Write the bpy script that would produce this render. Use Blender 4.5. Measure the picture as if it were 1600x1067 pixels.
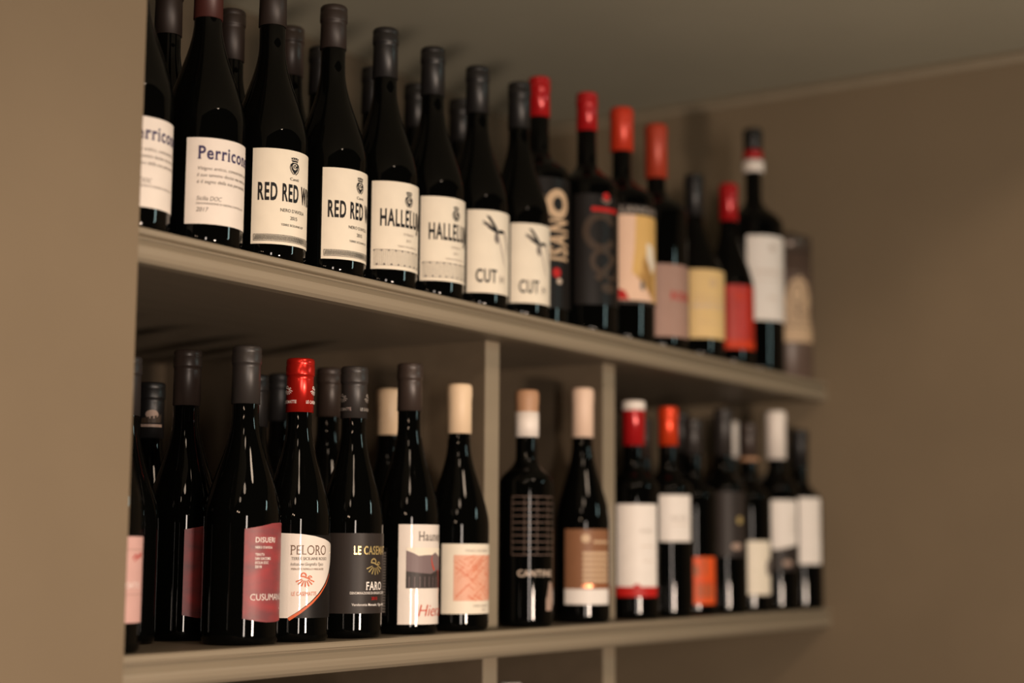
import bpy, bmesh, math, random
from mathutils import Vector, Matrix
random.seed(7)
D = bpy.data
C = bpy.context.scene.collection
SC = bpy.context.scene
for o in list(D.objects):
    D.objects.remove(o)

# ------------------------------------------------------------------ camera
F_PX, YAW, PITCH, ROLL = 2564.06, math.radians(33.1692), math.radians(7.2546), math.radians(0.3735)
fw = Vector((math.cos(YAW)*math.cos(PITCH), math.sin(YAW)*math.cos(PITCH), math.sin(PITCH)))
rt = Vector((math.sin(YAW), -math.cos(YAW), 0))
up = rt.cross(fw)
r2 = rt*math.cos(ROLL) + up*math.sin(ROLL)
u2 = -rt*math.sin(ROLL) + up*math.cos(ROLL)
cam = D.cameras.new('camera')
cam.sensor_width = 36
cam.lens = F_PX/1600*36
cam.clip_start = 0.05
cam.dof.use_dof = True
cam.dof.focus_distance = 1.70
cam.dof.aperture_fstop = 2.0
co = D.objects.new('camera', cam)
m = Matrix((r2, u2, -fw)).transposed().to_4x4()
co.matrix_world = m
C.objects.link(co)
SC.camera = co
SC.view_settings.view_transform = 'Standard'
SC.view_settings.look = 'None'
SC.view_settings.gamma = 1
SC.view_settings.use_curve_mapping = False
SC.view_settings.exposure = 0.0

# ------------------------------------------------------------------ world and lamps
w = D.worlds.new('world'); SC.world = w; w.use_nodes = True
bg = w.node_tree.nodes['Background']
bg.inputs[0].default_value = (1.0, 0.72, 0.46, 1); bg.inputs[1].default_value = 0.008

def aim(o, target):
    d = Vector(target) - o.location
    o.rotation_euler = d.to_track_quat('-Z', 'Y').to_euler()

def area(name, loc, target, sx, sy, power, col):
    l = D.lights.new(name, 'AREA'); l.shape = 'RECTANGLE'; l.size = sx; l.size_y = sy
    l.energy = power; l.color = col
    o = D.objects.new(name, l); o.location = loc; aim(o, target); C.objects.link(o)
    return o
def bulb(name, loc, power, rad, col):
    l = D.lights.new(name, 'POINT'); l.energy = power; l.shadow_soft_size = rad; l.color = col
    o = D.objects.new(name, l); o.location = loc; C.objects.link(o)
    return o
WARM = (1.0, 0.79, 0.63)
area('low_lamp', (0.95, -0.50, -0.16), (1.7, 1.13, 0.25), 0.14, 0.14, 19.5, WARM)
area('tall_lamp', (-0.37, -1.15, -0.06), (1.6, 1.13, 0.0), 0.20, 0.86, 26, (1.0, 0.84, 0.72))
for p_, e_ in (((-1.5, -0.65, 1.65), 16), ((-0.4, -0.65, 1.70), 24), ((0.9, -0.85, 1.70), 42)):
    bulb('pendant_bulb', p_, e_, 0.17, (1.0, 0.76, 0.56))
for p_ in ((-1.10, -0.30, 0.60), (-1.28, -0.12, 0.66)):
    bulb('wall_bulb', p_, 8, 0.05, (1.0, 0.70, 0.48))
area('neon_tube', (2.30, -0.60, 0.62), (1.6, 1.13, 0.1), 0.09, 0.36, 2.6, (0.72, 1.0, 0.95)).rotation_euler.rotate_axis('Z', math.radians(-35))

# ------------------------------------------------------------------ materials
MATS = {}
def mat(name, col, rough=0.6, metal=0.0, spec=0.5, coat=0.0, noise=0.0, nscale=30.0, bump=0.0, bscale=300.0, col2=None, stretch=None):
    if name in MATS: return MATS[name]
    mt = D.materials.new(name); mt.use_nodes = True
    nt = mt.node_tree; b = nt.nodes['Principled BSDF']
    b.inputs['Base Color'].default_value = (*col, 1)
    b.inputs['Roughness'].default_value = rough
    b.inputs['Metallic'].default_value = metal
    b.inputs['Specular IOR Level'].default_value = spec
    b.inputs['Coat Weight'].default_value = coat
    b.inputs['Coat Roughness'].default_value = 0.05
    tc = nt.nodes.new('ShaderNodeTexCoord')
    src = tc.outputs['Object']
    if stretch:
        mp = nt.nodes.new('ShaderNodeMapping'); mp.inputs['Scale'].default_value = stretch
        nt.links.new(src, mp.inputs['Vector']); src = mp.outputs['Vector']
    if noise > 0 or col2:
        n = nt.nodes.new('ShaderNodeTexNoise'); n.inputs['Scale'].default_value = nscale; n.inputs['Detail'].default_value = 5
        nt.links.new(src, n.inputs['Vector'])
        mx = nt.nodes.new('ShaderNodeMix'); mx.data_type = 'RGBA'
        c2 = col2 or tuple(c*(1-noise) for c in col)
        mx.inputs[6].default_value = (*col, 1); mx.inputs[7].default_value = (*c2, 1)
        cr = nt.nodes.new('ShaderNodeValToRGB'); cr.color_ramp.elements[0].position = 0.35; cr.color_ramp.elements[1].position = 0.65
        nt.links.new(n.outputs['Fac'], cr.inputs['Fac']); nt.links.new(cr.outputs['Color'], mx.inputs[0])
        nt.links.new(mx.outputs[2], b.inputs['Base Color'])
    if bump > 0:
        n2 = nt.nodes.new('ShaderNodeTexNoise'); n2.inputs['Scale'].default_value = bscale; n2.inputs['Detail'].default_value = 3
        nt.links.new(src, n2.inputs['Vector'])
        bp = nt.nodes.new('ShaderNodeBump'); bp.inputs['Strength'].default_value = bump; bp.inputs['Distance'].default_value = 0.002
        nt.links.new(n2.outputs['Fac'], bp.inputs['Height']); nt.links.new(bp.outputs['Normal'], b.inputs['Normal'])
    MATS[name] = mt
    return mt
def srgb(r, g, b):
    f = lambda c: (c/255/12.92) if c/255 <= .04045 else ((c/255+.055)/1.055)**2.4
    return (f(r), f(g), f(b))

PAINT = mat('taupe_paint', (0.205, 0.156, 0.100), 0.75, spec=0.25, noise=0.06, nscale=6, bump=0.12, bscale=220)
CEILP = mat('ceiling_paint', (0.43, 0.405, 0.315), 0.8, spec=0.2, noise=0.05, nscale=5, bump=0.1, bscale=200)
SHELF = mat('shelf_paint', (0.29, 0.24, 0.17), 0.5, spec=0.4, noise=0.06, nscale=14, bump=0.08, bscale=160, stretch=(0.25, 3, 3))
FLOOR = mat('floor_boards', (0.03, 0.02, 0.014), 0.5, noise=0.3, nscale=8, stretch=(1, 8, 1))
GLASS = mat('dark_bottle_glass', (0.0015, 0.0016, 0.0014), 0.03, spec=0.17)
BOARD = mat('shaded_board_paint', (0.185, 0.148, 0.105), 0.5, spec=0.3, noise=0.08, nscale=14, bump=0.08, bscale=160, stretch=(0.25, 3, 3))  # boards: darker than the edging, some of the shade is in the colour
CARC = mat('shaded_interior_paint', (0.125, 0.094, 0.062), 0.5, spec=0.3, noise=0.08, nscale=14, bump=0.08, bscale=160, stretch=(0.25, 3, 3))  # dividers and back wall: gloom of the shelf interior put into the base colour
GLASS2 = mat('satin_bottle_glass', (0.006, 0.005, 0.004), 0.10, spec=0.4)
TOP = mat('shelf_top_paint', (0.10, 0.08, 0.06), 0.45, spec=0.4, noise=0.2, nscale=12, stretch=(0.3, 3, 3))

COL = {
 'paper': (0.84, 0.76, 0.68), 'cream': (0.86, 0.78, 0.64), 'white': (0.88, 0.82, 0.76), 'ink': (0.012, 0.011, 0.012),
 'inkblue': (0.05, 0.04, 0.11), 'grey': (0.20, 0.17, 0.15), 'lightgrey': (0.45, 0.39, 0.34), 'paleprint': (0.62, 0.50, 0.40),
 'red': (0.50, 0.015, 0.012), 'orange': (0.75, 0.10, 0.02), 'orangered': (0.62, 0.05, 0.012),
 'blacklabel': (0.010, 0.0085, 0.008), 'greylabel': (0.032, 0.025, 0.022), 'pinklabel': (0.66, 0.40, 0.36),
 'taupelabel': (0.40, 0.25, 0.20), 'yellowlabel': (0.78, 0.55, 0.25), 'brownlabel': (0.26, 0.12, 0.06),
 'beige': (0.62, 0.44, 0.28), 'mauve': (0.22, 0.16, 0.16), 'salmon': (0.80, 0.43, 0.30), 'rust': (0.68, 0.14, 0.05),
 'silver': (0.80, 0.72, 0.66), 'darkpic': (0.05, 0.04, 0.038), 'tinbrown': (0.13, 0.085, 0.065), 'tindark': (0.05, 0.035, 0.025),
 'swirl': (0.055, 0.036, 0.024), 'palefig': (0.42, 0.30, 0.24), 'gold': (0.75, 0.58, 0.25), 'copper': (0.60, 0.22, 0.10),
 'gridline': (0.17, 0.115, 0.09), 'brownink': (0.16, 0.085, 0.05), 'ochre': (0.75, 0.47, 0.16), 'peach': (0.85, 0.58, 0.42),
}
def cm(key):
    if key in ('gold', 'copper', 'silver'):
        return mat(key+'_foil', COL[key], 0.28, metal=0.6)
    if key == 'redlabel':
        return mat('mottled_red_paper', (0.36, 0.048, 0.052), 0.45, col2=(0.19, 0.052, 0.058), nscale=32, stretch=(1, 1, 2.2), bump=0.1, bscale=900)
    if key == 'gloss':
        return mat('glossy_label_paper', COL['paper'], 0.5, spec=0.3, coat=0.8, noise=0.03, nscale=60, bump=0.05, bscale=700)
    if key == 'scarlet':
        return mat('scarlet_paper', (0.50, 0.025, 0.012), 0.4, noise=0.15, nscale=40)
    return mat(key+'_print', COL[key], 0.45, spec=0.22, noise=0.04, nscale=60)
def capmat(key):
    t = {'maroon': ((0.055, 0.014, 0.011), 0.45, 0.1), 'brownblack': ((0.022, 0.014, 0.011), 0.5, 0.1), 'black': ((0.012, 0.011, 0.011), 0.42, 0.1),
         'charcoal': ((0.030, 0.025, 0.023), 0.42, 0.1), 'redfoil': ((0.62, 0.02, 0.012), 0.26, 0.65), 'red': ((0.42, 0.010, 0.012), 0.22, 0.2),
         'orangered': ((0.58, 0.040, 0.014), 0.35, 0.2), 'rustred': ((0.42, 0.045, 0.018), 0.4, 0.15), 'brightred': ((0.80, 0.06, 0.012), 0.3, 0.4), 'cream': ((0.80, 0.60, 0.40), 0.5, 0), 'pinkcream': ((0.80, 0.58, 0.44), 0.5, 0),
         'tan': ((0.45, 0.25, 0.14), 0.5, 0), 'white': ((0.85, 0.77, 0.70), 0.45, 0), 'darkbrown': ((0.045, 0.03, 0.024), 0.4, 0.1)}[key]
    return mat(key+'_capsule', t[0], t[1], metal=t[2])

# ------------------------------------------------------------------ helpers
def link(name, me, material, parent=None):
    o = D.objects.new(name, me); C.objects.link(o)
    if material and not me.materials: me.materials.append(material)
    if parent: o.parent = parent
    return o
def empty(name, loc, label, cat, group=None):
    o = D.objects.new(name, None); o.empty_display_size = 0.02; o.location = loc; C.objects.link(o)
    o['label'] = label; o['category'] = cat
    if group: o['group'] = group
    return o
def bm_obj(name, bm, material, parent=None, smooth=False):
    me = D.meshes.new(name); bm.normal_update(); bm.to_mesh(me); bm.free()
    if smooth:
        for p in me.polygons: p.use_smooth = True
    return link(name, me, material, parent)
def box_bm(x0, x1, y0, y1, z0, z1, bevel=0.0):
    bm = bmesh.new(); bmesh.ops.create_cube(bm, size=1)
    for v in bm.verts:
        v.co = Vector(((x0+x1)/2+v.co.x*(x1-x0), (y0+y1)/2+v.co.y*(y1-y0), (z0+z1)/2+v.co.z*(z1-z0)))
    if bevel: bmesh.ops.bevel(bm, geom=bm.edges[:], offset=bevel, segments=2, affect='EDGES', profile=0.5)
    return bm
def struct(name, bm, material):
    o = bm_obj(name, bm, material); o['kind'] = 'structure'; return o

# ------------------------------------------------------------------ the niche in the wall
ZL, ZU = -0.0942, 0.28815          # tops of the two boards in view
TH = 0.0304
YF, YB = 1.08, 1.68                # front of boards, back wall
XL, XR = 1.022, 2.642
CEIL = 0.820
ZB = ZL - 0.382                    # board below
struct('wall_left', box_bm(-2.2, XL, 1.066, YB+0.1, -1.25, CEIL+0.02), PAINT)
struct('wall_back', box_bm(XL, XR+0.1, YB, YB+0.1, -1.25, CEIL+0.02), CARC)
struct('wall_right', box_bm(XR, XR+0.1, -2.6, YB, -1.25, CEIL+0.02), PAINT)
struct('ceiling', box_bm(-2.2, XR+0.1, 0.42, YB+0.1, CEIL, CEIL+0.1), CEILP)
struct('floor', box_bm(-2.2, XR+0.1, -2.6, YB, -1.30, -1.25), FLOOR)
# narrow rounded bead where the right wall meets the ceiling
def bead():
    bm = bmesh.new(); n = 8; rings = []
    for y in (-2.6, YB):
        ring = []
        for i in range(n+1):
            a = math.pi*(i/n) - math.pi/2
            ring.append(bm.verts.new((XR-0.006*math.cos(a), y, 0.808+0.0075*math.sin(a))))
        rings.append(ring)
    for i in range(n): bm.faces.new((rings[0][i], rings[0][i+1], rings[1][i+1], rings[1][i]))
    bm.faces.new(rings[0][::-1]); bm.faces.new(rings[1])
    bmesh.ops.recalc_face_normals(bm, faces=bm.faces[:])
    return bm
struct('trim_1', bead(), SHELF)

unit = empty('shelving_unit', ((XL+XR)/2, YF+0.3, ZB-TH), 'painted taupe built-in shelves with upright dividers filling the wall niche', 'shelf')
EX, EY, EZ = unit.location
PROF = [(0.020, 0.0), (0.0015, 0.0), (0.0, -0.0015), (0.0, -0.0050), (0.0015, -0.0060), (0.0085, -0.0065), (0.0085, -0.0080), (0.0, -0.0165), (-0.0006, -0.0190), (0.0002, -0.0235), (0.0022, -0.0275), (0.0060, -TH), (0.020, -TH)]
def board(z):
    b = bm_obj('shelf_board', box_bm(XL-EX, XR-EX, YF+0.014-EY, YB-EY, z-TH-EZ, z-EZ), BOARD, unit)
    bm = bmesh.new()
    A = [bm.verts.new((XL-EX, YF+y-EY, z+q-EZ+(0.0004 if q == 0 else 0)-(0.0004 if q == -TH else 0))) for y, q in PROF]
    B = [bm.verts.new((XR-EX, YF+y-EY, z+q-EZ+(0.0004 if q == 0 else 0)-(0.0004 if q == -TH else 0))) for y, q in PROF]
    n = len(PROF)
    for i in range(n):
        j = (i+1) % n
        bm.faces.new((A[i], A[j], B[j], B[i]))
    bm.faces.new(A[::-1]); bm.faces.new(B)
    bmesh.ops.recalc_face_normals(bm, faces=bm.faces[:])
    bm_obj('edging', bm, SHELF, b)
for z in (ZU, ZL, ZB): board(z)
for (x0, x1) in ((1.670, 1.700), (1.961, 1.992)):
    for zb, zt in ((ZL, ZU-TH), (ZB, ZL-TH)):
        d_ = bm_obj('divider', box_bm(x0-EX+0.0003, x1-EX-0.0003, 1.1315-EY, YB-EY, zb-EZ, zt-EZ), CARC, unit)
        bm_obj('edging', box_bm(x0-EX, x1-EX, 1.1295-EY, 1.1325-EY, zb-EZ, zt-EZ, 0.0008), SHELF, d_)

# ------------------------------------------------------------------ bottles
SEG = 44
def lathe(name, prof, material, parent, closed_top=True):
    key = (name, tuple((round(a, 5), round(b, 5)) for a, b in prof), material.name)
    if key in CACHE:
        return link(name, CACHE[key], None, parent)
    bm = bmesh.new(); rings = []
    for (r, z) in prof:
        if r < 1e-6: rings.append([bm.verts.new((0, 0, z))])
        else: rings.append([bm.verts.new((r*math.sin(2*math.pi*i/SEG), -r*math.cos(2*math.pi*i/SEG), z)) for i in range(SEG)])
    for a, b in zip(rings, rings[1:]):
        for i in range(SEG):
            j = (i+1) % SEG
            if len(a) == 1: bm.faces.new((a[0], b[j], b[i]))
            elif len(b) == 1: bm.faces.new((a[i], a[j], b[0]))
            else: bm.faces.new((a[i], a[j], b[j], b[i]))
    bmesh.ops.recalc_face_normals(bm, faces=bm.faces[:])
    o = bm_obj(name, bm, material, parent, smooth=True)
    CACHE[key] = o.data
    return o
CACHE = {}
RN = 0.0136
def body_prof(r, H, kind):
    p = [(0, 0.014), (r*0.45, 0.010), (r*0.80, 0.0012), (r*0.86, 0.0), (r*0.93, 0.0008), (r*0.98, 0.0035), (r, 0.008), (r, 0.0095), (r, 0.012)]
    k = H/0.306
    if kind == 'slope':
        z0, z1 = 0.128*k, 0.236*k
        p.append((r, z0*0.55)); 
        for i in range(0, 19):
            t = i/18; s = t*t*(3-2*t)
            s = 0.75*s + 0.25*(t**1.5*(2.5-1.5*t))
            p.append((r+(RN-r)*s, z0+(z1-z0)*t))
    else:
        z0, z1 = H*0.60, H*0.715
        p.append((r, z0*0.6))
        for i in range(0, 19):
            t = i/18
            if t < 0.55:
                a = t/0.55*math.radians(62); rr = r-(1-math.cos(a))*(r-RN)*1.15
            else:
                a0 = math.radians(62); ra = r-(1-math.cos(a0))*(r-RN)*1.15
                q = (t-0.55)/0.45; rr = RN+(ra-RN)*(1-q)**1.9
            p.append((rr, z0+(z1-z0)*t))
    p += [(RN, H-0.004), (RN*0.8, H-0.0015), (0, H-0.0015)]
    return p
def capsule(parent, H, zb, key, ring=True, bands=None, rr=0.0147):
    if ring:
        p = [(RN+0.0001, zb), (rr, zb+0.0002), (rr-0.0004, H-0.022), (rr-0.0004, H-0.0185), (rr+0.0004, H-0.0180), (rr+0.0006, H-0.0165), (rr+0.0005, H-0.008), (rr+0.0001, H-0.0072), (rr+0.0001, H-0.0064), (rr+0.0004, H-0.0056), (rr+0.0001, H-0.0015), (rr-0.0012, H), (0, H)]
    else:
        p = [(RN+0.0001, zb), (rr+0.0003, zb+0.0006), (rr+0.0002, H-0.022), (rr+0.0009, H-0.012), (rr+0.0007, H-0.004), (rr-0.001, H-0.0006), (rr-0.003, H), (0, H)]
    c = lathe('capsule', p, capmat(key), parent)
    for (a, b, k, nm) in (bands or []):
        q = [(rr-0.001, a), (rr+0.0008, a+0.0002), (rr+0.0008, b-0.0002), (rr-0.001, b)]
        if b >= H-0.0005: q = [(rr-0.001, a), (rr+0.0010, a+0.0002), (rr+0.0010, b-0.0012), (rr-0.001, b+0.0006), (0, b+0.0006)]
        if nm == 'seal': q = [(rr, a), (rr+0.0022, a+0.0010), (rr+0.0024, (a+b)/2), (rr+0.0020, b-0.001), (rr, b)]
        lathe(nm, q, capmat(k), c)
    return c

# ---- flat print wrapped on a bottle
TXT = {}
def text2d(s, bold=0.0, space=1.0):
    k = (s, bold, space)
    if k in TXT: return TXT[k]
    cu = D.curves.new('t', 'FONT'); cu.body = s; cu.size = 1; cu.resolution_u = 3; cu.offset = bold; cu.fill_mode = 'FRONT'; cu.space_character = space
    o = D.objects.new('t', cu); C.objects.link(o)
    dg = bpy.context.evaluated_depsgraph_get(); dg.update()
    me = D.meshes.new_from_object(o.evaluated_get(dg))
    vs = [(v.co.x, v.co.y) for v in me.vertices]; fs = [tuple(p.vertices) for p in me.polygons]
    D.objects.remove(o); D.curves.remove(cu); D.meshes.remove(me)
    TXT[k] = (vs, fs); return TXT[k]
CAPH = None
class Print:
    """2D print in millimetres: u along the arc from the label's middle, v above the shelf"""
    def __init__(self): self.parts = {}
    def bm(self, name, key):
        if (name, key) not in self.parts: self.parts[(name, key)] = bmesh.new()
        return self.parts[(name, key)]
    def poly(self, name, key, pts):
        bm = self.bm(name, key)
        a = sum(p[0]*q[1]-q[0]*p[1] for p, q in zip(pts, pts[1:]+pts[:1]))
        if a < 0: pts = pts[::-1]
        bm.faces.new([bm.verts.new((p[0], p[1], 0)) for p in pts])
    def rect(self, name, key, u0, v0, u1, v1): self.poly(name, key, [(u0, v0), (u1, v0), (u1, v1), (u0, v1)])
    def disc(self, name, key, u, v, ru, rv=None, n=20):
        rv = rv or ru; self.poly(name, key, [(u+ru*math.cos(2*math.pi*i/n), v+rv*math.sin(2*math.pi*i/n)) for i in range(n)])
    def ring(self, name, key, u, v, r, w_, a0=0, a1=360, n=28, rv=None):
        rv = rv or r
        P = [(math.radians(a0+(a1-a0)*i/n)) for i in range(n+1)]
        for a, b in zip(P, P[1:]):
            self.poly(name, key, [(u+(r-w_)*math.cos(a), v+(rv-w_)*math.sin(a)), (u+r*math.cos(a), v+rv*math.sin(a)), (u+r*math.cos(b), v+rv*math.sin(b)), (u+(r-w_)*math.cos(b), v+(rv-w_)*math.sin(b))])
    def line(self, name, key, pts, wd, w2=None):
        n = len(pts)-1
        for i, (a, b) in enumerate(zip(pts, pts[1:])):
            dx, dy = b[0]-a[0], b[1]-a[1]; L = math.hypot(dx, dy) or 1
            nx, ny = -dy/L/2, dx/L/2
            wa = wd if w2 is None else wd+(w2-wd)*i/n; wb = wd if w2 is None else wd+(w2-wd)*(i+1)/n
            self.poly(name, key, [(a[0]+nx*wa, a[1]+ny*wa), (a[0]-nx*wa, a[1]-ny*wa), (b[0]-nx*wb, b[1]-ny*wb), (b[0]+nx*wb, b[1]+ny*wb)])
    def text(self, key, s, u, v, cap, width=None, bold=0.0, serif=False, shear=0.0, align='c', rot=0, name='lettering'):
        vs, fs = text2d(s, bold, 1.0+max(0, bold)*6)
        hv, _ = text2d('H', 0.0); hh = max(p[1] for p in hv)
        sc = cap/hh
        x0 = min(p[0] for p in vs); x1 = max(p[0] for p in vs)
        sx = width/(x1-x0) if width else sc
        off = {'l': 0, 'c': (x1-x0)*sx/2, 'r': (x1-x0)*sx}[align]
        bm = self.bm(name, key)
        def P(x, y):
            a, b = (x-x0)*sx-off+shear*y*sc, y*sc
            if rot: a, b = -b, a
            return (u+a, v+b, 0)
        V = [bm.verts.new(P(*p)) for p in vs]
        for f in fs:
            try: bm.faces.new([V[i] for i in f])
            except ValueError: pass
        if serif:   # short slabs at the ends of every upright stem
            for y in (0.02, hh*0.5/0.73*0.98, hh-0.02):
                iv = []
                for f in fs:
                    pts = [vs[i] for i in f]; xs = []
                    for a, b in zip(pts, pts[1:]+pts[:1]):
                        if (a[1]-y)*(b[1]-y) < 0: xs.append(a[0]+(b[0]-a[0])*(y-a[1])/(b[1]-a[1]))
                    if len(xs) >= 2: iv.append((min(xs), max(xs)))
                iv.sort(); mg = []
                for a, b in iv:
                    if mg and a <= mg[-1][1]+0.004: mg[-1][1] = max(mg[-1][1], b)
                    else: mg.append([a, b])
                if y not in (0.02, hh-0.02): continue
                for a, b in mg:
                    if b-a < 0.24:
                        t = 0.035; ya, yb = (-0.004, t) if y < 0.1 else (hh-t, hh+0.004)
                        Q = [bm.verts.new(P(*q)) for q in ((a-0.06, ya), (b+0.06, ya), (b+0.06, yb), (a-0.06, yb))]
                        bm.faces.new(Q)
    def wrap(self, R, phi0, parent, layers=None):
        """R in metres, phi0 in degrees (0 faces the room)"""
        for k, ((name, key), bm) in enumerate(self.parts.items()):
            off = (0.00070 + 0.00010*k) if layers is None else layers
            bmesh.ops.triangulate(bm, faces=[f for f in bm.faces if len(f.verts) > 4])
            us = [v.co.x for v in bm.verts]; st = 4.0 if len(bm.faces) < 40 else 6.0
            c = math.floor(min(us)/st)*st+st
            while c < max(us):
                bmesh.ops.bisect_plane(bm, geom=bm.verts[:]+bm.edges[:]+bm.faces[:], plane_co=(c, 0, 0), plane_no=(1, 0, 0), dist=1e-4)
                c += st
            for v in bm.verts:
                a = math.radians(phi0)+v.co.x/1000/R; rr = R+off
                z = v.co.y/1000
                v.co = Vector((rr*math.sin(a), -rr*math.cos(a), z))
            o = bm_obj(name, bm, cm(key), parent, smooth=(name == 'label'))
def paper(parent, R, phi0, pts, key, name='label', off=0.0004):
    bm = bmesh.new(); a = sum(p[0]*q[1]-q[0]*p[1] for p, q in zip(pts, pts[1:]+pts[:1]))
    if a < 0: pts = pts[::-1]
    bm.faces.new([bm.verts.new((p[0], p[1], 0)) for p in pts])
    us = [p[0] for p in pts]; c = min(us)+2.5
    while c < max(us):
        bmesh.ops.bisect_plane(bm, geom=bm.verts[:]+bm.edges[:]+bm.faces[:], plane_co=(c, 0, 0), plane_no=(1, 0, 0), dist=1e-4); c += 2.5
    for v in bm.verts:
        a = math.radians(phi0)+v.co.x/1000/R
        v.co = Vector(((R+off)*math.sin(a), -(R+off)*math.cos(a), v.co.y/1000))
    o = bm_obj(name, bm, cm(key), parent, smooth=True)
    return o
def R4(u0, v0, u1, v1): return [(u0, v0), (u1, v0), (u1, v1), (u0, v1)]

GU, GM, GL = 'wine bottles on the upper shelf', 'wine bottles on the lower shelf', 'bottles below the lower shelf'
def bottle(x, y, row, r, H, kind, cap, capb, label, ring=True, bands=None, glass=None, group=None, rr=0.0147):
    z = {'u': ZU, 'l': ZL, 'b': ZB}[row] + 0.0005
    b = empty('wine_bottle', (x, y, z), label, 'wine bottle', group or {'u': GU, 'l': GM, 'b': GL}[row])
    lathe('body', body_prof(r, H-0.001, kind), glass or GLASS, b)
    b['cap'] = 0; del b['cap']
    c = capsule(b, H, capb, cap, ring, bands, rr)
    return b, c

# ---- shared label designs
def crest(p, u, v, s=1.0, key='ink'):
    p.poly('crest', key, [(u-5*s, v+2*s), (u-4*s, v-3*s), (u, v-8*s), (u+4*s, v-3*s), (u+5*s, v+2*s), (u+3.2*s, v+4.5*s), (u-3.2*s, v+4.5*s)])
    p.poly('crest', key, [(u-4.6*s, v+6.8*s), (u+4.6*s, v+6.8*s), (u+3.4*s, v+5.2*s), (u-3.4*s, v+5.2*s)])
    p.poly('crest', key, [(u-4.8*s, v+9*s), (u-2*s, v+9.8*s), (u+2*s, v+9.8*s), (u+4.8*s, v+9*s), (u+4.2*s, v+7.4*s), (u-4.2*s, v+7.4*s)])
    p.ring('crest_ornament', 'cream', u, v+0.3*s, 3.1*s, 0.7*s, 20, 340)
    for a in (-1.5, 1.5): p.line('crest_ornament', 'cream', [(u+a*s, v+2.2*s), (u-a*0.6*s, v-3.2*s)], 0.55*s)
    for a in (-2.4, 0, 2.4): p.disc('crest_ornament', 'cream', u+a*s, v+8.3*s, 0.55*s, n=8)
    for sg in (-1, 1): p.line('crest', key, [(u+sg*4.6*s, v+3*s), (u+sg*5.9*s, v-1*s), (u+sg*4.4*s, v-5*s), (u+sg*1.4*s, v-8*s)], 0.9*s)
def greek(p, u0, u1, v0, v1, key='ink'):
    t = 0.45
    p.rect('border', key, u0, v0, u1, v0+t); p.rect('border', key, u0, v1-t, u1, v1); p.rect('border', key, u0, v0, u0+t, v1); p.rect('border', key, u1-t, v0, u1, v1)
    x = u0+1.4
    while x < u1-1:
        p.line('border', key, [(x, v0+0.9), (x+0.7, v1-0.9)], 0.62); x += 1.35
def arcade(p, u0, u1, v0, v1, key='grey'):
    p.rect('border', key, u0, v1-0.35, u1, v1); p.rect('border', key, u0, v0, u1, v0+0.3)
    x = u0; i = 0
    while x < u1:
        p.rect('border', key, x, v0, x+0.32, v1)
        if i % 4 == 0:
            p.disc('border', key, x, v1-1.2, 1.0, n=8); p.disc('border', key, x+3, v0+1.2, 1.1, n=8)
        x += 2.0; i += 1
def label_perricone(b, r, c):
    l = paper(b, r, c, R4(-45, 21, 45, 106), 'paper')
    p = Print()
    p.text('inkblue', 'Perricone', -33, 85, 12.5, 64, bold=0.022, serif=True, align='l')
    for i, s in enumerate(('Vitigno antico, conosciuto come', 'il suo tannino deciso ma mai duro', '\u00e8 il segno della sua personalit\u00e0.')):
        p.text('grey', s, -34, 74-6.6*i, 3.4, 66-3*i, shear=0.22, align='l')
    p.text('grey', 'Sicilia DOC', -34, 44, 4.2, 24, shear=0.22, align='l')
    p.text('grey', 'DENOMINAZIONE DI ORIGINE CONTROLLATA', -34, 40, 2.0, 56, align='l')
    p.text('grey', '2017', -34, 33, 4.2, 11, shear=0.2, align='l')
    p.wrap(r, c, l)
def label_redred(b, r, c):
    l = paper(b, r, c, R4(-45, 17, 45, 116), 'cream')
    p = Print(); crest(p, 0, 99)
    p.text('ink', 'Cant\u00ec', 0, 84.5, 3.0, 11)
    p.text('ink', 'RED RED WINE', 0, 62.5, 17.2, 77, bold=0.028)
    p.text('ink', "NERO D'AVOLA", 0, 51, 3.4, 31)
    p.text('ink', '2015', 0, 43.5, 3.6, 9)
    p.text('ink', 'TERRE SICILIANE IGP', 0, 36.5, 2.3, 29)
    greek(p, -42, 42, 20, 27)
    p.wrap(r, c, l)
def label_hallelujah(b, r, c):
    l = paper(b, r, c, R4(-45, 20, 45, 119.5), 'cream')
    p = Print(); crest(p, 0, 100)
    p.text('grey', 'Cant\u00ec', 0, 87, 2.8, 9)
    p.text('ink', 'HALLELUJAH', 0, 69, 18.5, 70, bold=0.024)
    p.text('lightgrey', 'SYRAH', 0, 59, 3, 15); p.text('lightgrey', '2017', 0, 52, 3, 8); p.text('lightgrey', 'TERRE SICILIANE IGP', 0, 45.5, 2.2, 30)
    arcade(p, -41, 41, 24, 42)
    p.wrap(r, c, l)
def label_cut(b, r, c):
    l = paper(b, r, c, R4(-45, 19, 45, 120.5), 'cream')
    p = Print()
    p.poly('picture', 'lightgrey', [(-8, 92), (-4, 91), (9, 52), (4, 60), (-2, 78)])
    p.poly('picture', 'lightgrey', [(4, 96), (9, 94), (15, 80), (13, 66), (11, 80)])
    p.poly('picture_ink', 'ink', [(-27, 108), (-16, 103), (-9, 97), (-5, 94), (-11, 94), (-19, 98)])
    p.poly('picture_ink', 'ink', [(-22, 114), (-17, 113), (-10, 104), (-5, 96), (-9, 96), (-14, 103)])
    p.poly('picture_ink', 'ink', [(-6, 97), (2, 98), (8, 96), (2, 93), (-6, 93)])
    p.poly('picture_ink', 'grey', [(-10, 94), (-5, 94), (-4, 84), (-7, 79), (-11, 85)])
    p.poly('picture_ink', 'grey', [(-28, 104), (-24, 102), (-15, 98), (-18, 103)])
    p.text('ink', 'CUT', -34, 32, 15.5, 27, bold=0.022, align='l')
    p.text('grey', 'H', -2, 32, 9.5, 7, align='l')
    p.wrap(r, c, l)

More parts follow.
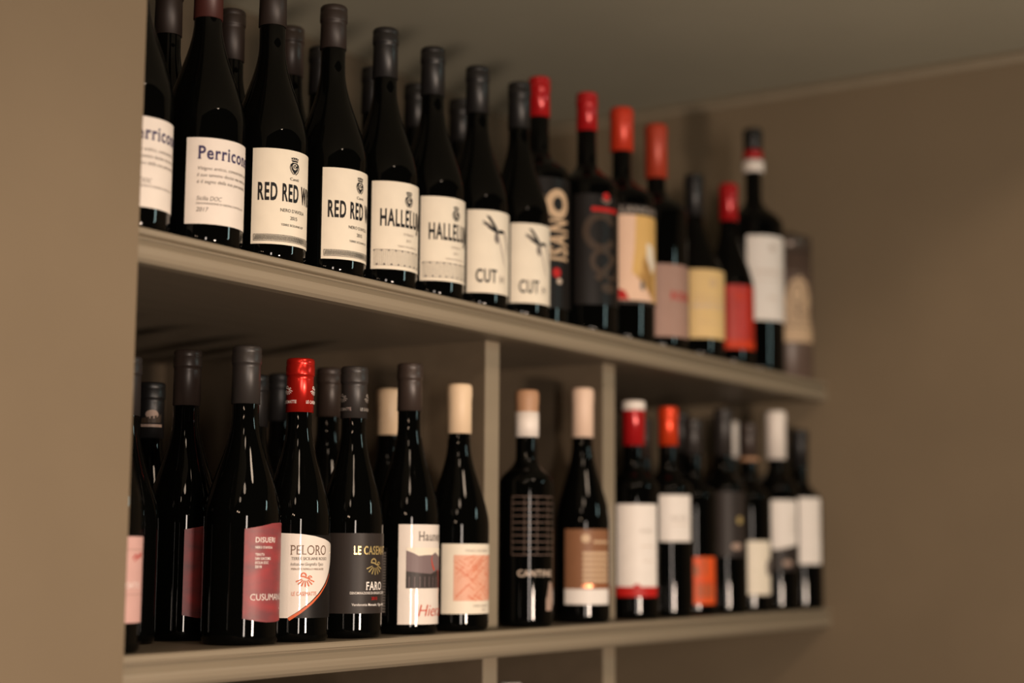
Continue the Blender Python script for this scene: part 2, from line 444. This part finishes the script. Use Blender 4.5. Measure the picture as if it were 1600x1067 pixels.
# ---- the row at the front of the upper shelf
XU = [(1.064, 2), (1.164, -6), (1.260, -8), (1.360, 2), (1.454, -6), (1.547, -7), (1.642, -7), (1.738, -7)]
HU = [0.308, 0.306, 0.306, 0.306, 0.306, 0.308, 0.309, 0.312]
CB = [0.240, 0.236, 0.255, 0.257, 0.247, 0.249, 0.249, 0.251]
KU = ['maroon', 'maroon', 'brownblack', 'brownblack', 'black', 'black', 'black', 'black']
LU = ['black wine bottle cut by the left wall edge, white label ending in erricone',
      'black wine bottle with white Perricone label and maroon capsule, fully in view',
      'black bottle with cream RED RED WINE label, next to the Perricone bottles',
      'second RED RED WINE bottle, its brown-black capsule whole, left of the HALLELUJAH bottles',
      'black bottle with cream HALLELUJAH label, beside the RED RED WINE bottle',
      'black bottle with cream HALLELUJAH label, beside the CUT bottle',
      'black bottle with cream CUT label and black splash, beside the HALLELUJAH bottle',
      'black bottle with cream CUT label, in front of the red-capped white-lettered bottle']
FN = [label_perricone, label_perricone, label_redred, label_redred, label_hallelujah, label_hallelujah, label_cut, label_cut]
for i in range(8):
    b, c = bottle(XU[i][0], 1.127, 'u', 0.04, HU[i], 'slope', KU[i], CB[i], LU[i])
    FN[i](b, 0.04, XU[i][1])

# ---- right half of the upper shelf
b, c = bottle(1.826, 1.152, 'u', 0.042, 0.345, 'bordeaux', 'red', 0.290, 'tall dark bottle with red capsule and big white letters running up its label')
l = paper(b, 0.042, -25, R4(-40, 26, 40, 200), 'blacklabel'); p = Print()
p.text('beige', 'ISAN', 18, 90, 33, 54, bold=0.03, rot=1, align='l', name='lettering')
p.ring('lettering', 'beige', 1, 165, 18.5, 10.5, rv=20)
p.disc('emblem', 'red', -1, 73, 6.5); p.disc('emblem_base', 'paleprint', 3, 62, 4)
p.wrap(0.042, -22, l)

b, c = bottle(1.910, 1.127, 'u', 0.043, 0.340, 'bordeaux', 'red', 0.286, 'dark bottle with red capsule, black label with dim swirls and a red bar')
l = paper(b, 0.043, -26, R4(-42, 39, 42, 190), 'blacklabel'); p = Print()
p.ring('picture', 'swirl', -8, 138, 26, 10, 30, 330, rv=27); p.ring('picture', 'swirl', -6, 98, 18, 7, 0, 300); p.ring('picture', 'swirl', 8, 84, 12, 5, 90, 360)
p.poly('picture', 'swirl', [(-18, 76), (16, 110), (20, 104), (-10, 70)]); p.disc('picture', 'swirl', 4, 62, 12, 7)
p.rect('emblem', 'red', -22, 166, 22, 172); p.disc('emblem', 'red', 0, 187, 5.5); p.ring('emblem_ring', 'palefig', 0, 186, 8, 1.6, 200, 340); p.rect('emblem_base', 'swirl', -8, 160, 12, 165)
p.wrap(0.043, -22, l)

b, c = bottle(2.008, 1.127, 'u', 0.047, 0.342, 'bordeaux', 'orangered', 0.278, 'dark bottle with orange-red capsule and golden yellow label under a dark lettered strip', ring=False, rr=0.0165)
l = paper(b, 0.047, -19, R4(-42, 52, 42, 192), 'greylabel'); p = Print()
p.rect('picture', 'peach', -42, 57, 42, 178)
p.poly('picture_wash', 'ochre', [(-14, 178), (40, 178), (40, 57), (20, 57), (22, 100), (8, 130), (-6, 110), (-12, 90), (-20, 96), (-16, 130)])
p.poly('picture_light', 'cream', [(4, 140), (18, 136), (26, 110), (16, 96), (4, 118)])
p.text('lightgrey', 'LANGHE', -36, 180.5, 9, 66, align='l')
p.disc('emblem', 'grey', -4, 78, 4, 7); p.poly('corner', 'red', [(-42, 58), (-24, 58), (-30, 70), (-42, 74)])
p.wrap(0.047, -19, l)

b, c = bottle(2.112, 1.127, 'u', 0.046, 0.341, 'bordeaux', 'rustred', 0.259, 'dark bottle with rust-red capsule and dusky pink label, right of the yellow-labelled bottle', ring=False, rr=0.0165)
l = paper(b, 0.046, -18, R4(-40, 18, 40, 124), 'taupelabel'); p = Print()
p.text('red', 'ROSSO', 2, 72, 12, 44, bold=0.02)
p.wrap(0.046, -10, l)

b, c = bottle(2.232, 1.125, 'u', 0.045, 0.288, 'slope', 'black', 0.222, 'dark bottle with butter-yellow label and black capsule, left of the red-labelled bottle')
l = paper(b, 0.045, -22, R4(-41, 29, 41, 134), 'yellowlabel'); p = Print()
p.ring('crest', 'beige', -2, 113, 6, 2.2); p.disc('crest', 'beige', -2, 113, 2.2)
p.rect('rule', 'beige', -32, 93, 32, 94.2); p.rect('rule', 'beige', -32, 86, 32, 87.2)
p.text('paleprint', 'BAROLO', -2, 74, 9, 62)
p.rect('lettering', 'beige', -26, 52, 26, 53)
p.wrap(0.045, -24, l)

b, c = bottle(2.343, 1.120, 'u', 0.039, 0.295, 'slope', 'red', 0.234, 'dark bottle with small red capsule and scarlet label, in front of the white-labelled magnum', ring=False)
l = paper(b, 0.039, -30, R4(-30, 25, 30, 126), 'scarlet'); p = Print()
p.rect('band', 'orangered', -30, 25, 30, 39)
p.text('orangered', 'III', -6, 102, 12, 14, bold=0.02)
p.wrap(0.039, -30, l)

b, c = bottle(2.462, 1.131, 'u', 0.048, 0.412, 'bordeaux', 'black', 0.372, 'largest bottle, a magnum with black, red and white banded neck and white label', bands=[(0.360, 0.375, 'red', 'band'), (0.338, 0.358, 'white', 'seal')], rr=0.0158)
l = paper(b, 0.048, -26, R4(-45, 84, 45, 224), 'white'); p = Print()
p.ring('crest', 'lightgrey', 0, 203, 5.5, 1.6); p.disc('crest', 'paleprint', 0, 203, 3)
p.text('paleprint', 'RISERVA', 0, 160, 7, 56); p.rect('rule', 'paleprint', -34, 150, 34, 151); p.text('paleprint', '2013', 0, 118, 6, 18)
p.wrap(0.048, -28, l)

# gift tube
t = empty('gift_tube', (2.594, 1.131, ZU+0.0005), 'brown cylindrical gift tube with ornate beige print, against the right wall', 'gift tube')
R = 0.0415; H = 0.248
lathe('tube_body', [(0, 0.001), (R-0.001, 0.0), (R, 0.001), (R, H-0.03), (0, H-0.03)], mat('tube_board', COL['tinbrown'], 0.4, noise=0.2, nscale=40), t)
lathe('tube_lid', [(R-0.002, H-0.0295), (R+0.0006, H-0.0295), (R+0.0006, H-0.002), (R-0.001, H), (R-0.004, H), (R-0.005, H-0.002), (0, H-0.002)], mat('tube_lid_metal', (0.10, 0.075, 0.06), 0.35, metal=0.4), t)
l = paper(t, R, -28, R4(-36, 62, 36, 186), 'tinbrown', name='wrap_print', off=0.0002); p = Print()
p.poly('ornament', 'beige', [(-34, 64), (32, 64), (32, 92), (24, 96), (16, 110), (20, 140), (10, 166), (-4, 178), (-20, 170), (-30, 150), (-34, 120)])
p.ring('ornament_lines', 'tinbrown', -10, 146, 14, 2.4, rv=18); p.ring('ornament_lines', 'tinbrown', -2, 116, 10, 2, 60, 320)
for k in range(6): p.line('ornament_lines', 'tinbrown', [(-30+k*9, 96), (-24+k*9, 110), (-28+k*9, 126)], 1.5)
p.rect('ornament_lines', 'tinbrown', -34, 90, 32, 92)
for k in range(3): p.rect('upper_lines', 'swirl', -30, 182-0.0+k*0-k*5, 30, 183-k*5)
p.wrap(R, -28, l)

# ---- second row on the upper shelf: only necks show
for (x, y, h, k, s) in ((1.207, 1.226, 0.306, 'brownblack', 'dark bottle in the back row, between the two Perricone bottles'),
                     (1.306, 1.228, 0.304, 'brownblack', 'dark bottle in the back row, between the Perricone and first RED RED WINE necks'),
                     (1.392, 1.216, 0.306, 'darkbrown', 'dark bottle behind the first RED RED WINE bottle, brown capsule at its right shoulder'),
                     (1.474, 1.240, 0.308, 'black', 'dark bottle just behind and left of the second RED RED WINE bottle'),
                     (1.568, 1.234, 0.306, 'black', 'dark bottle behind and left of the first HALLELUJAH neck'),
                     (1.655, 1.233, 0.306, 'black', 'dark bottle behind and left of the second HALLELUJAH neck'),
                     (1.745, 1.226, 0.306, 'black', 'dark bottle behind and left of the first CUT neck')):
    b, c = bottle(x, y, 'u', 0.0385, h, 'slope', k, h-0.058, s)
    paper(b, 0.0385, -5, R4(-38, 22, 38, 104), 'paper')

# ---- lower shelf, left bay
b, c = bottle(1.058, 1.135, 'l', 0.036, 0.295, 'slope', 'charcoal', 0.238, 'dark bottle with dusty pink label, cut by the left wall edge')
l = paper(b, 0.036, -16, R4(-32, 27, 30, 104), 'pinklabel'); p = Print()
p.line('lettering', 'red', [(12, 84), (16, 88), (19, 84), (22, 89), (24, 85), (26, 90)], 1.2)
p.line('lettering', 'red', [(14, 82), (20, 86)], 1.0)
p.text('white', 'ROSATO', 10, 58, 5, 26); p.rect('lines', 'taupelabel', -28, 92, 28, 92.6); p.rect('lines', 'taupelabel', -28, 52, 28, 52.5)
p.wrap(0.036, -16, l)

b, c = bottle(1.172, 1.232, 'l', 0.037, 0.286, 'slope', 'charcoal', 0.226, 'dark bottle behind the pink-labelled one, charcoal neck beside the left wall')
b, c = bottle(1.303, 1.330, 'l', 0.037, 0.276, 'slope', 'black', 0.214, 'dark bottle deepest in the left corner, black capsule with a pale print')
p = Print(); p.disc('print', 'palefig', 0, 240, 7, 5); p.rect('print', 'palefig', -12, 226, 12, 229); p.poly('print', 'swirl', [(-11, 236), (11, 240), (10, 231), (-12, 230)])
p.wrap(0.0148, -40, c)

def label_cusumano(b, r, c0, cut=None):
    u1 = 30
    pts = [(-31, 26), (-18, 23.5), (-6, 22), (8, 22), (u1, 24), (u1, 119), (16, 120), (0, 119), (-14, 116), (-31, 113)]
    l = paper(b, r, c0, pts, 'redlabel')
    if cut: return
    p = Print()
    p.text('white', 'DISUERI', -20, 100, 5.0, 24, bold=0.01, align='l')
    p.text('white', "NERO D'AVOLA", -20, 94, 2.3, 20, bold=0.02, align='l')
    for i, (s, wd) in enumerate((('TENUTA', 10), ('SAN GIACOMO', 18), ('SICILIA DOC', 15), ('2018', 7))):
        p.text('white', s, -20, 87-4*i, 2.4, wd, bold=0.02, align='l')
    p.text('white', 'CUSUMANO', -24, 43.5, 6.2, 46, bold=-0.004, align='l')
    p.wrap(r, c0, l)
b, c = bottle(1.262, 1.236, 'l', 0.038, 0.302, 'slope', 'darkbrown', 0.243, 'dark bottle with mottled red label edge showing, behind the DISUERI bottle')
label_cusumano(b, 0.038, 4, cut=True)
b, c = bottle(1.243, 1.135, 'l', 0.0385, 0.298, 'slope', 'charcoal', 0.239, 'dark bottle with mottled red DISUERI label and grey-brown capsule, at the front edge')
label_cusumano(b, 0.0385, 2)

def sunburst(p, name, key, u, v, s, rays=7, double=True):
    for sg in ((-0.55, 1) if double else (0, 1)):
        if sg == 1: break
    p.ring(name, key, u-1.5*s, v+4*s, 3.4*s, 1.3*s, -20, 200)
    p.line(name, key, [(u-5*s, v+3.4*s), (u-1*s, v+3*s), (u+3*s, v+1.2*s), (u+6*s, v+1.4*s)], 1.3*s)
    p.ring(name, key, u+5.6*s, v+2*s, 2.2*s, 1.0*s, -10, 190)
    for i in range(rays):
        a = math.radians(205+i*(130/(rays-1)))
        p.line(name, key, [(u+0.5*s+4*s*math.cos(a), v+1.5*s+3*s*math.sin(a)), (u+0.5*s+11*s*math.cos(a), v+1.5*s+9.5*s*math.sin(a))], 0.75*s, 1.35*s)
def cap_print(c, zc, key='white', angs=(-105, 18)):
    for a in angs:
        p = Print(); sunburst(p, 'emblem', key, 0, zc+14, 0.62); p.text(key, 'LE CASEMATTE', 0, zc, 3.2, 22, bold=0.01)
        p.wrap(0.0149, a, c)
b, c = bottle(1.322, 1.131, 'l', 0.035, 0.293, 'slope', 'redfoil', 0.236, 'dark bottle with shiny red foil capsule and curved white PELORO label')
cap_print(c, 245)
dl = paper(b, 0.035, -31, R4(-30, 24, 44, 108), 'blacklabel', name='label_backing', off=0.0003)
curve = [(-19, 24), (-8, 31), (4, 40), (14, 49), (24, 59.5), (32, 70), (38, 81), (41.5, 92), (41.5, 97)]
edge = [(41.5, 97), (36, 100), (22, 104), (8, 107), (-6, 109), (-31, 110)]
l = paper(b, 0.035, -31, [(-31, 24)]+curve+edge[1:], 'gloss', off=0.0005)
p = Print()
p.line('stripe', 'rust', [(u+1.2, v-1.4) for u, v in curve[:6]], 3.2, 0.8)
p.text('brownink', 'PELORO', 3.5, 88, 9.5, 40, bold=-0.014, serif=True)
p.text('grey', 'TERRE SICILIANE ROSSO', 4.5, 82.5, 3.0, 41)
p.text('grey', 'Indicazione Geografica Tipica', 1, 77, 3.0, 36, shear=0.3)
p.text('brownink', 'MERLOT E NERELLO MASCALESE', 2, 72.5, 1.9, 36)
sunburst(p, 'emblem', 'rust', -2, 63, 0.95)
p.text('rust', 'LE CASEMATTE', -2, 46.5, 4.0, 26, bold=-0.008)
p.wrap(0.0353, -31, l)

b, c = bottle(1.412, 1.130, 'l', 0.0345, 0.293, 'slope', 'charcoal', 0.236, 'dark bottle with black FARO label, gold foil emblem and dark grey capsule')
cap_print(c, 244, 'silver')
l = paper(b, 0.0345, -10, R4(-52, 26, 40, 111), 'greylabel')
p = Print()
p.text('gold', 'LE CASEMATTE', -22, 88.5, 8.6, 56, bold=0.02, align='l')
sunburst(p, 'emblem', 'gold', 3, 76, 1.15)
p.text('white', 'FARO', 3.5, 51, 8.2, 23, bold=0.02, serif=True)
p.text('white', 'DENOMINAZIONE DI ORIGINE CONTROLLATA', 3.5, 46.3, 2.6, 58, bold=0.01)
p.text('red', '2015', 3, 40.3, 3.0, 8.5, bold=0.02)
p.text('white', 'Vendemmia Manuale, Vigne Messinesi', 3.5, 34, 2.7, 54, bold=0.01)
p.wrap(0.0345, -10, l)

b, c = bottle(1.517, 1.132, 'l', 0.0355, 0.307, 'slope', 'darkbrown', 0.252, 'dark bottle with dark brown capsule and white label showing a grey volcano')
l = paper(b, 0.0355, -20, R4(-31, 11, 29, 122), 'gloss')
p = Print()
p.text('grey', 'Hauner', -8, 104, 10, 36, bold=0.015, serif=True, align='l')
p.rect('picture', 'cream', -22, 51, 28, 96)
p.poly('picture', 'mauve', [(-22, 54), (28, 54), (28, 86), (22, 88), (16, 91), (10, 88), (2, 88), (-8, 87), (-14, 90), (-22, 93)])
p.poly('picture_front', 'darkpic', [(-22, 51), (28, 51), (28, 70), (20, 71), (8, 67), (-6, 68), (-22, 70)])
p.line('picture_lava', 'orangered', [(10, 88), (9, 82), (11, 76), (14, 71)], 0.5, 2.4); p.line('picture_lava', 'red', [(22, 72), (24, 62), (25, 52)], 1.1)
for k in range(7): p.rect('picture_lines', 'mauve', -19+k*6, 52, -18.2+k*6, 64)
p.text('orangered', 'Hier\u00e0', -8, 20, 13, 36, bold=-0.012, shear=0.25, align='l')
p.wrap(0.0355, -20, l)
sb = paper(b, 0.0355, -112, R4(-16, 20, 12, 96), 'blacklabel', name='back_label')
p = Print()
for k in range(22): p.rect('lettering', 'lightgrey', 4, 24+k*3.1, 10, 25.6+k*3.1)
p.wrap(0.0355, -112, sb)

b, c = bottle(1.614, 1.130, 'l', 0.037, 0.292, 'slope', 'cream', 0.232, 'dark bottle with cream capsule and scribbled salmon-pink picture label, left of the first divider', ring=False)
l = paper(b, 0.037, -28, R4(-37, 20, 36, 101), 'cream')
p = Print()
p.rect('picture', 'salmon', -22, 35, 34, 88)
rnd = random.Random(3)
for k in range(70):
    u = rnd.uniform(-22, 30); v = rnd.uniform(36, 84); q = rnd.choice((1, 1, -0.7)); L = rnd.uniform(6, 17)
    u1_, v1_ = min(u+L, 34), v+q*L
    if v1_ > 88: v1_ = 88
    if v1_ < 35: v1_ = 35
    p.line('picture_lines', 'rust', [(u, v), (u1_, v1_)], rnd.uniform(0.25, 0.8))
p.text('lightgrey', 'VINO ROSSO', 8, 91.5, 3.2, 34, align='c'); p.text('lightgrey', 'TERRE SICILIANE', 14, 28, 2.6, 26); p.text('lightgrey', '2016', 18, 23.5, 2.4, 7)
p.wrap(0.037, -28, l)

# second row in the left bay
for (x, y, h, k, s, rg) in ((1.371, 1.238, 0.286, 'black', 'dark bottle hidden behind the DISUERI bottle, sliver of black neck at its right', True),
                         (1.520, 1.332, 0.306, 'black', 'dark bottle deep in the left bay, behind the red foil capsule', True),
                         (1.499, 1.238, 0.306, 'darkbrown', 'dark bottle with brown capsule, behind and left of the FARO bottle', True),
                         (1.618, 1.240, 0.292, 'cream', 'dark bottle with cream capsule, half hidden behind the volcano-label bottle', False)):
    bottle(x, y, 'l', 0.037, h, 'slope', k, h-0.058, s, ring=rg)

# ---- middle bay
b, c = bottle(1.752, 1.122, 'l', 0.0345, 0.296, 'bordeaux', 'tan', 0.240, 'glossy dark bottle printed with thin grid lines, tan and white banded capsule', ring=False, bands=[(0.236, 0.268, 'white', 'band')])
p = Print(); l = b
for k in range(10): p.rect('grid', 'gridline', -30, 160-k*8, 34, 160.8-k*8)
for k in range(5): p.rect('grid', 'gridline', -30+k*16, 88, -29.4+k*16, 161)
p.text('paleprint', 'CANTINE', 2, 62, 7.5, 48, bold=0.02)
p.poly('figure', 'palefig', [(16, 20), (28, 20), (32, 34), (27, 54), (22, 56), (24, 42), (16, 34)])
p.wrap(0.0342, -38, l)
b, c = bottle(1.904, 1.130, 'l', 0.037, 0.312, 'slope', 'pinkcream', 0.245, 'dark bottle with pinkish cream capsule and brown label, left of the second divider', ring=False)
l = paper(b, 0.037, -46, R4(-33, 24, 34, 122), 'brownlabel')
p = Print(); p.rect('band', 'white', -33, 24, 34, 44); p.disc('emblem', 'beige', -4, 110, 6)
for k in range(6): p.rect('lettering', 'beige', -8, 88-k*7, 31, 92.5-k*7)
p.rect('lettering', 'beige', 6, 104, 31, 107); p.rect('stripe', 'copper', -8, 46, 31, 50)
p.wrap(0.037, -46, l)

# ---- right bay
b, c = bottle(2.046, 1.130, 'l', 0.0365, 0.305, 'bordeaux', 'red', 0.242, 'dark bottle with white-topped red capsule, tall cream label ending in a red band', ring=False, bands=[(0.292, 0.305, 'white', 'band')], rr=0.0158)
l = paper(b, 0.0365, -51, R4(-32, 31, 32, 159), 'white'); p = Print()
p.rect('band', 'red', -32, 31, 32, 45); p.disc('band', 'red', -2, 45, 5, 4)
p.text('lightgrey', 'ROSSO', 12, 120, 4, 18); p.rect('rule', 'paleprint', 4, 100, 24, 101); p.rect('rule', 'paleprint', 6, 80, 24, 80.8)
p.wrap(0.0365, -51, l)
b, c = bottle(2.151, 1.130, 'l', 0.036, 0.305, 'bordeaux', 'brightred', 0.248, 'dark bottle with bright orange-red capsule and small square white label')
l = paper(b, 0.036, -42, R4(-27, 108, 26, 175), 'white'); p = Print()
p.text('lightgrey', 'MONTE', 4, 138, 6, 26); p.rect('rule', 'paleprint', -8, 132, 18, 133)
p.wrap(0.036, -42, l)
b, c = bottle(2.243, 1.136, 'l', 0.036, 0.294, 'bordeaux', 'charcoal', 0.239, 'dark bottle with low orange label, right of the orange-red capsule')
l = paper(b, 0.036, -45, R4(-27, 16, 27, 86), 'orange'); p = Print()
for k in range(7): p.rect('print', 'brownlabel', -6+k*4, 26, -4+k*4, 46)
p.rect('print', 'orangered', -27, 48, 27, 50); p.poly('print', 'brownlabel', [(-10, 58), (-4, 58), (-4, 72), (-10, 76)]); p.rect('print', 'brownlabel', 4, 60, 7, 84)
p.wrap(0.036, -45, l)
b, c = bottle(2.332, 1.128, 'l', 0.036, 0.316, 'bordeaux', 'charcoal', 0.242, 'dark bottle with dark grey label and charcoal capsule, right of the orange-labelled bottle')
l = paper(b, 0.036, -45, R4(-24, 86, 26, 186), 'greylabel'); p = Print()
p.disc('emblem', 'gold', 14, 142, 5, 6); p.disc('emblem_base', 'palefig', 8, 102, 9, 5)
p.wrap(0.036, -45, l)
b, c = bottle(2.418, 1.125, 'l', 0.035, 0.299, 'bordeaux', 'darkbrown', 0.243, 'dark bottle with short cream label marked by a dark leaf, yellow ring under its capsule', bands=[(0.238, 0.244, 'tan', 'seal')])
l = paper(b, 0.035, -42, R4(-30, 27, 26, 111), 'cream'); p = Print()
p.poly('leaf', 'grey', [(26, 80), (18, 84), (22, 76), (14, 70), (22, 66), (17, 56), (26, 60)])
p.wrap(0.035, -42, l)
b, c = bottle(2.520, 1.123, 'l', 0.036, 0.326, 'bordeaux', 'white', 0.246, 'dark bottle with long white capsule and white label stepping to dark grey', ring=False, rr=0.0168)
l = paper(b, 0.036, -48, R4(-26, 64, 28, 177), 'greylabel'); p = Print()
p.poly('band', 'white', [(-26, 98), (-8, 98), (-8, 101), (28, 106), (28, 178), (-26, 178)]); p.disc('emblem', 'palefig', 6, 76, 8, 5)
for k in range(4): p.rect('lettering', 'lightgrey', 10, 150-k*8, 26, 151-k*8)
p.wrap(0.036, -48, l)
b, c = bottle(2.603, 1.116, 'l', 0.036, 0.300, 'bordeaux', 'black', 0.238, 'dark bottle with black capsule and white label, against the right wall')
l = paper(b, 0.036, -44, R4(-26, 74, 26, 184), 'white'); p = Print()
for k in range(6): p.rect('lettering', 'lightgrey', 16, 168-k*10, 24, 169-k*10)
p.wrap(0.036, -44, l)
for (x, y, h, k, s, rg) in ((2.272, 1.238, 0.300, 'darkbrown', 'dark bottle in the back row of the right bay, between the two red capsules', True),
                         (2.400, 1.238, 0.318, 'charcoal', 'dark bottle in the back row of the right bay, behind the dark grey label', True),
                         (2.590, 1.240, 0.318, 'white', 'bottle with white capsule in the back row of the right bay', False)):
    bottle(x, y, 'l', 0.036, h, 'bordeaux', k, h-0.062, s, ring=rg)

# ---- bay below the lower shelf
bottle(1.760, 1.150, 'b', 0.036, 0.311, 'bordeaux', 'white', 0.25, 'bottle under the lower shelf whose white capsule peeks up right of the divider', ring=False)
t = empty('gift_tube', (1.530, 1.250, ZB+0.0005), 'dark red round gift tube standing under the lower shelf', 'gift tube')
lathe('tube_body', [(0, 0.0), (0.044, 0.0), (0.045, 0.001), (0.045, 0.27), (0, 0.27)], mat('red_tube_board', (0.30, 0.012, 0.01), 0.4, noise=0.2, nscale=20), t)
lathe('tube_lid', [(0.044, 0.2705), (0.0458, 0.2705), (0.0458, 0.298), (0.043, 0.308), (0.030, 0.316), (0, 0.319)], mat('red_tube_lid', (0.10, 0.012, 0.01), 0.4), t)
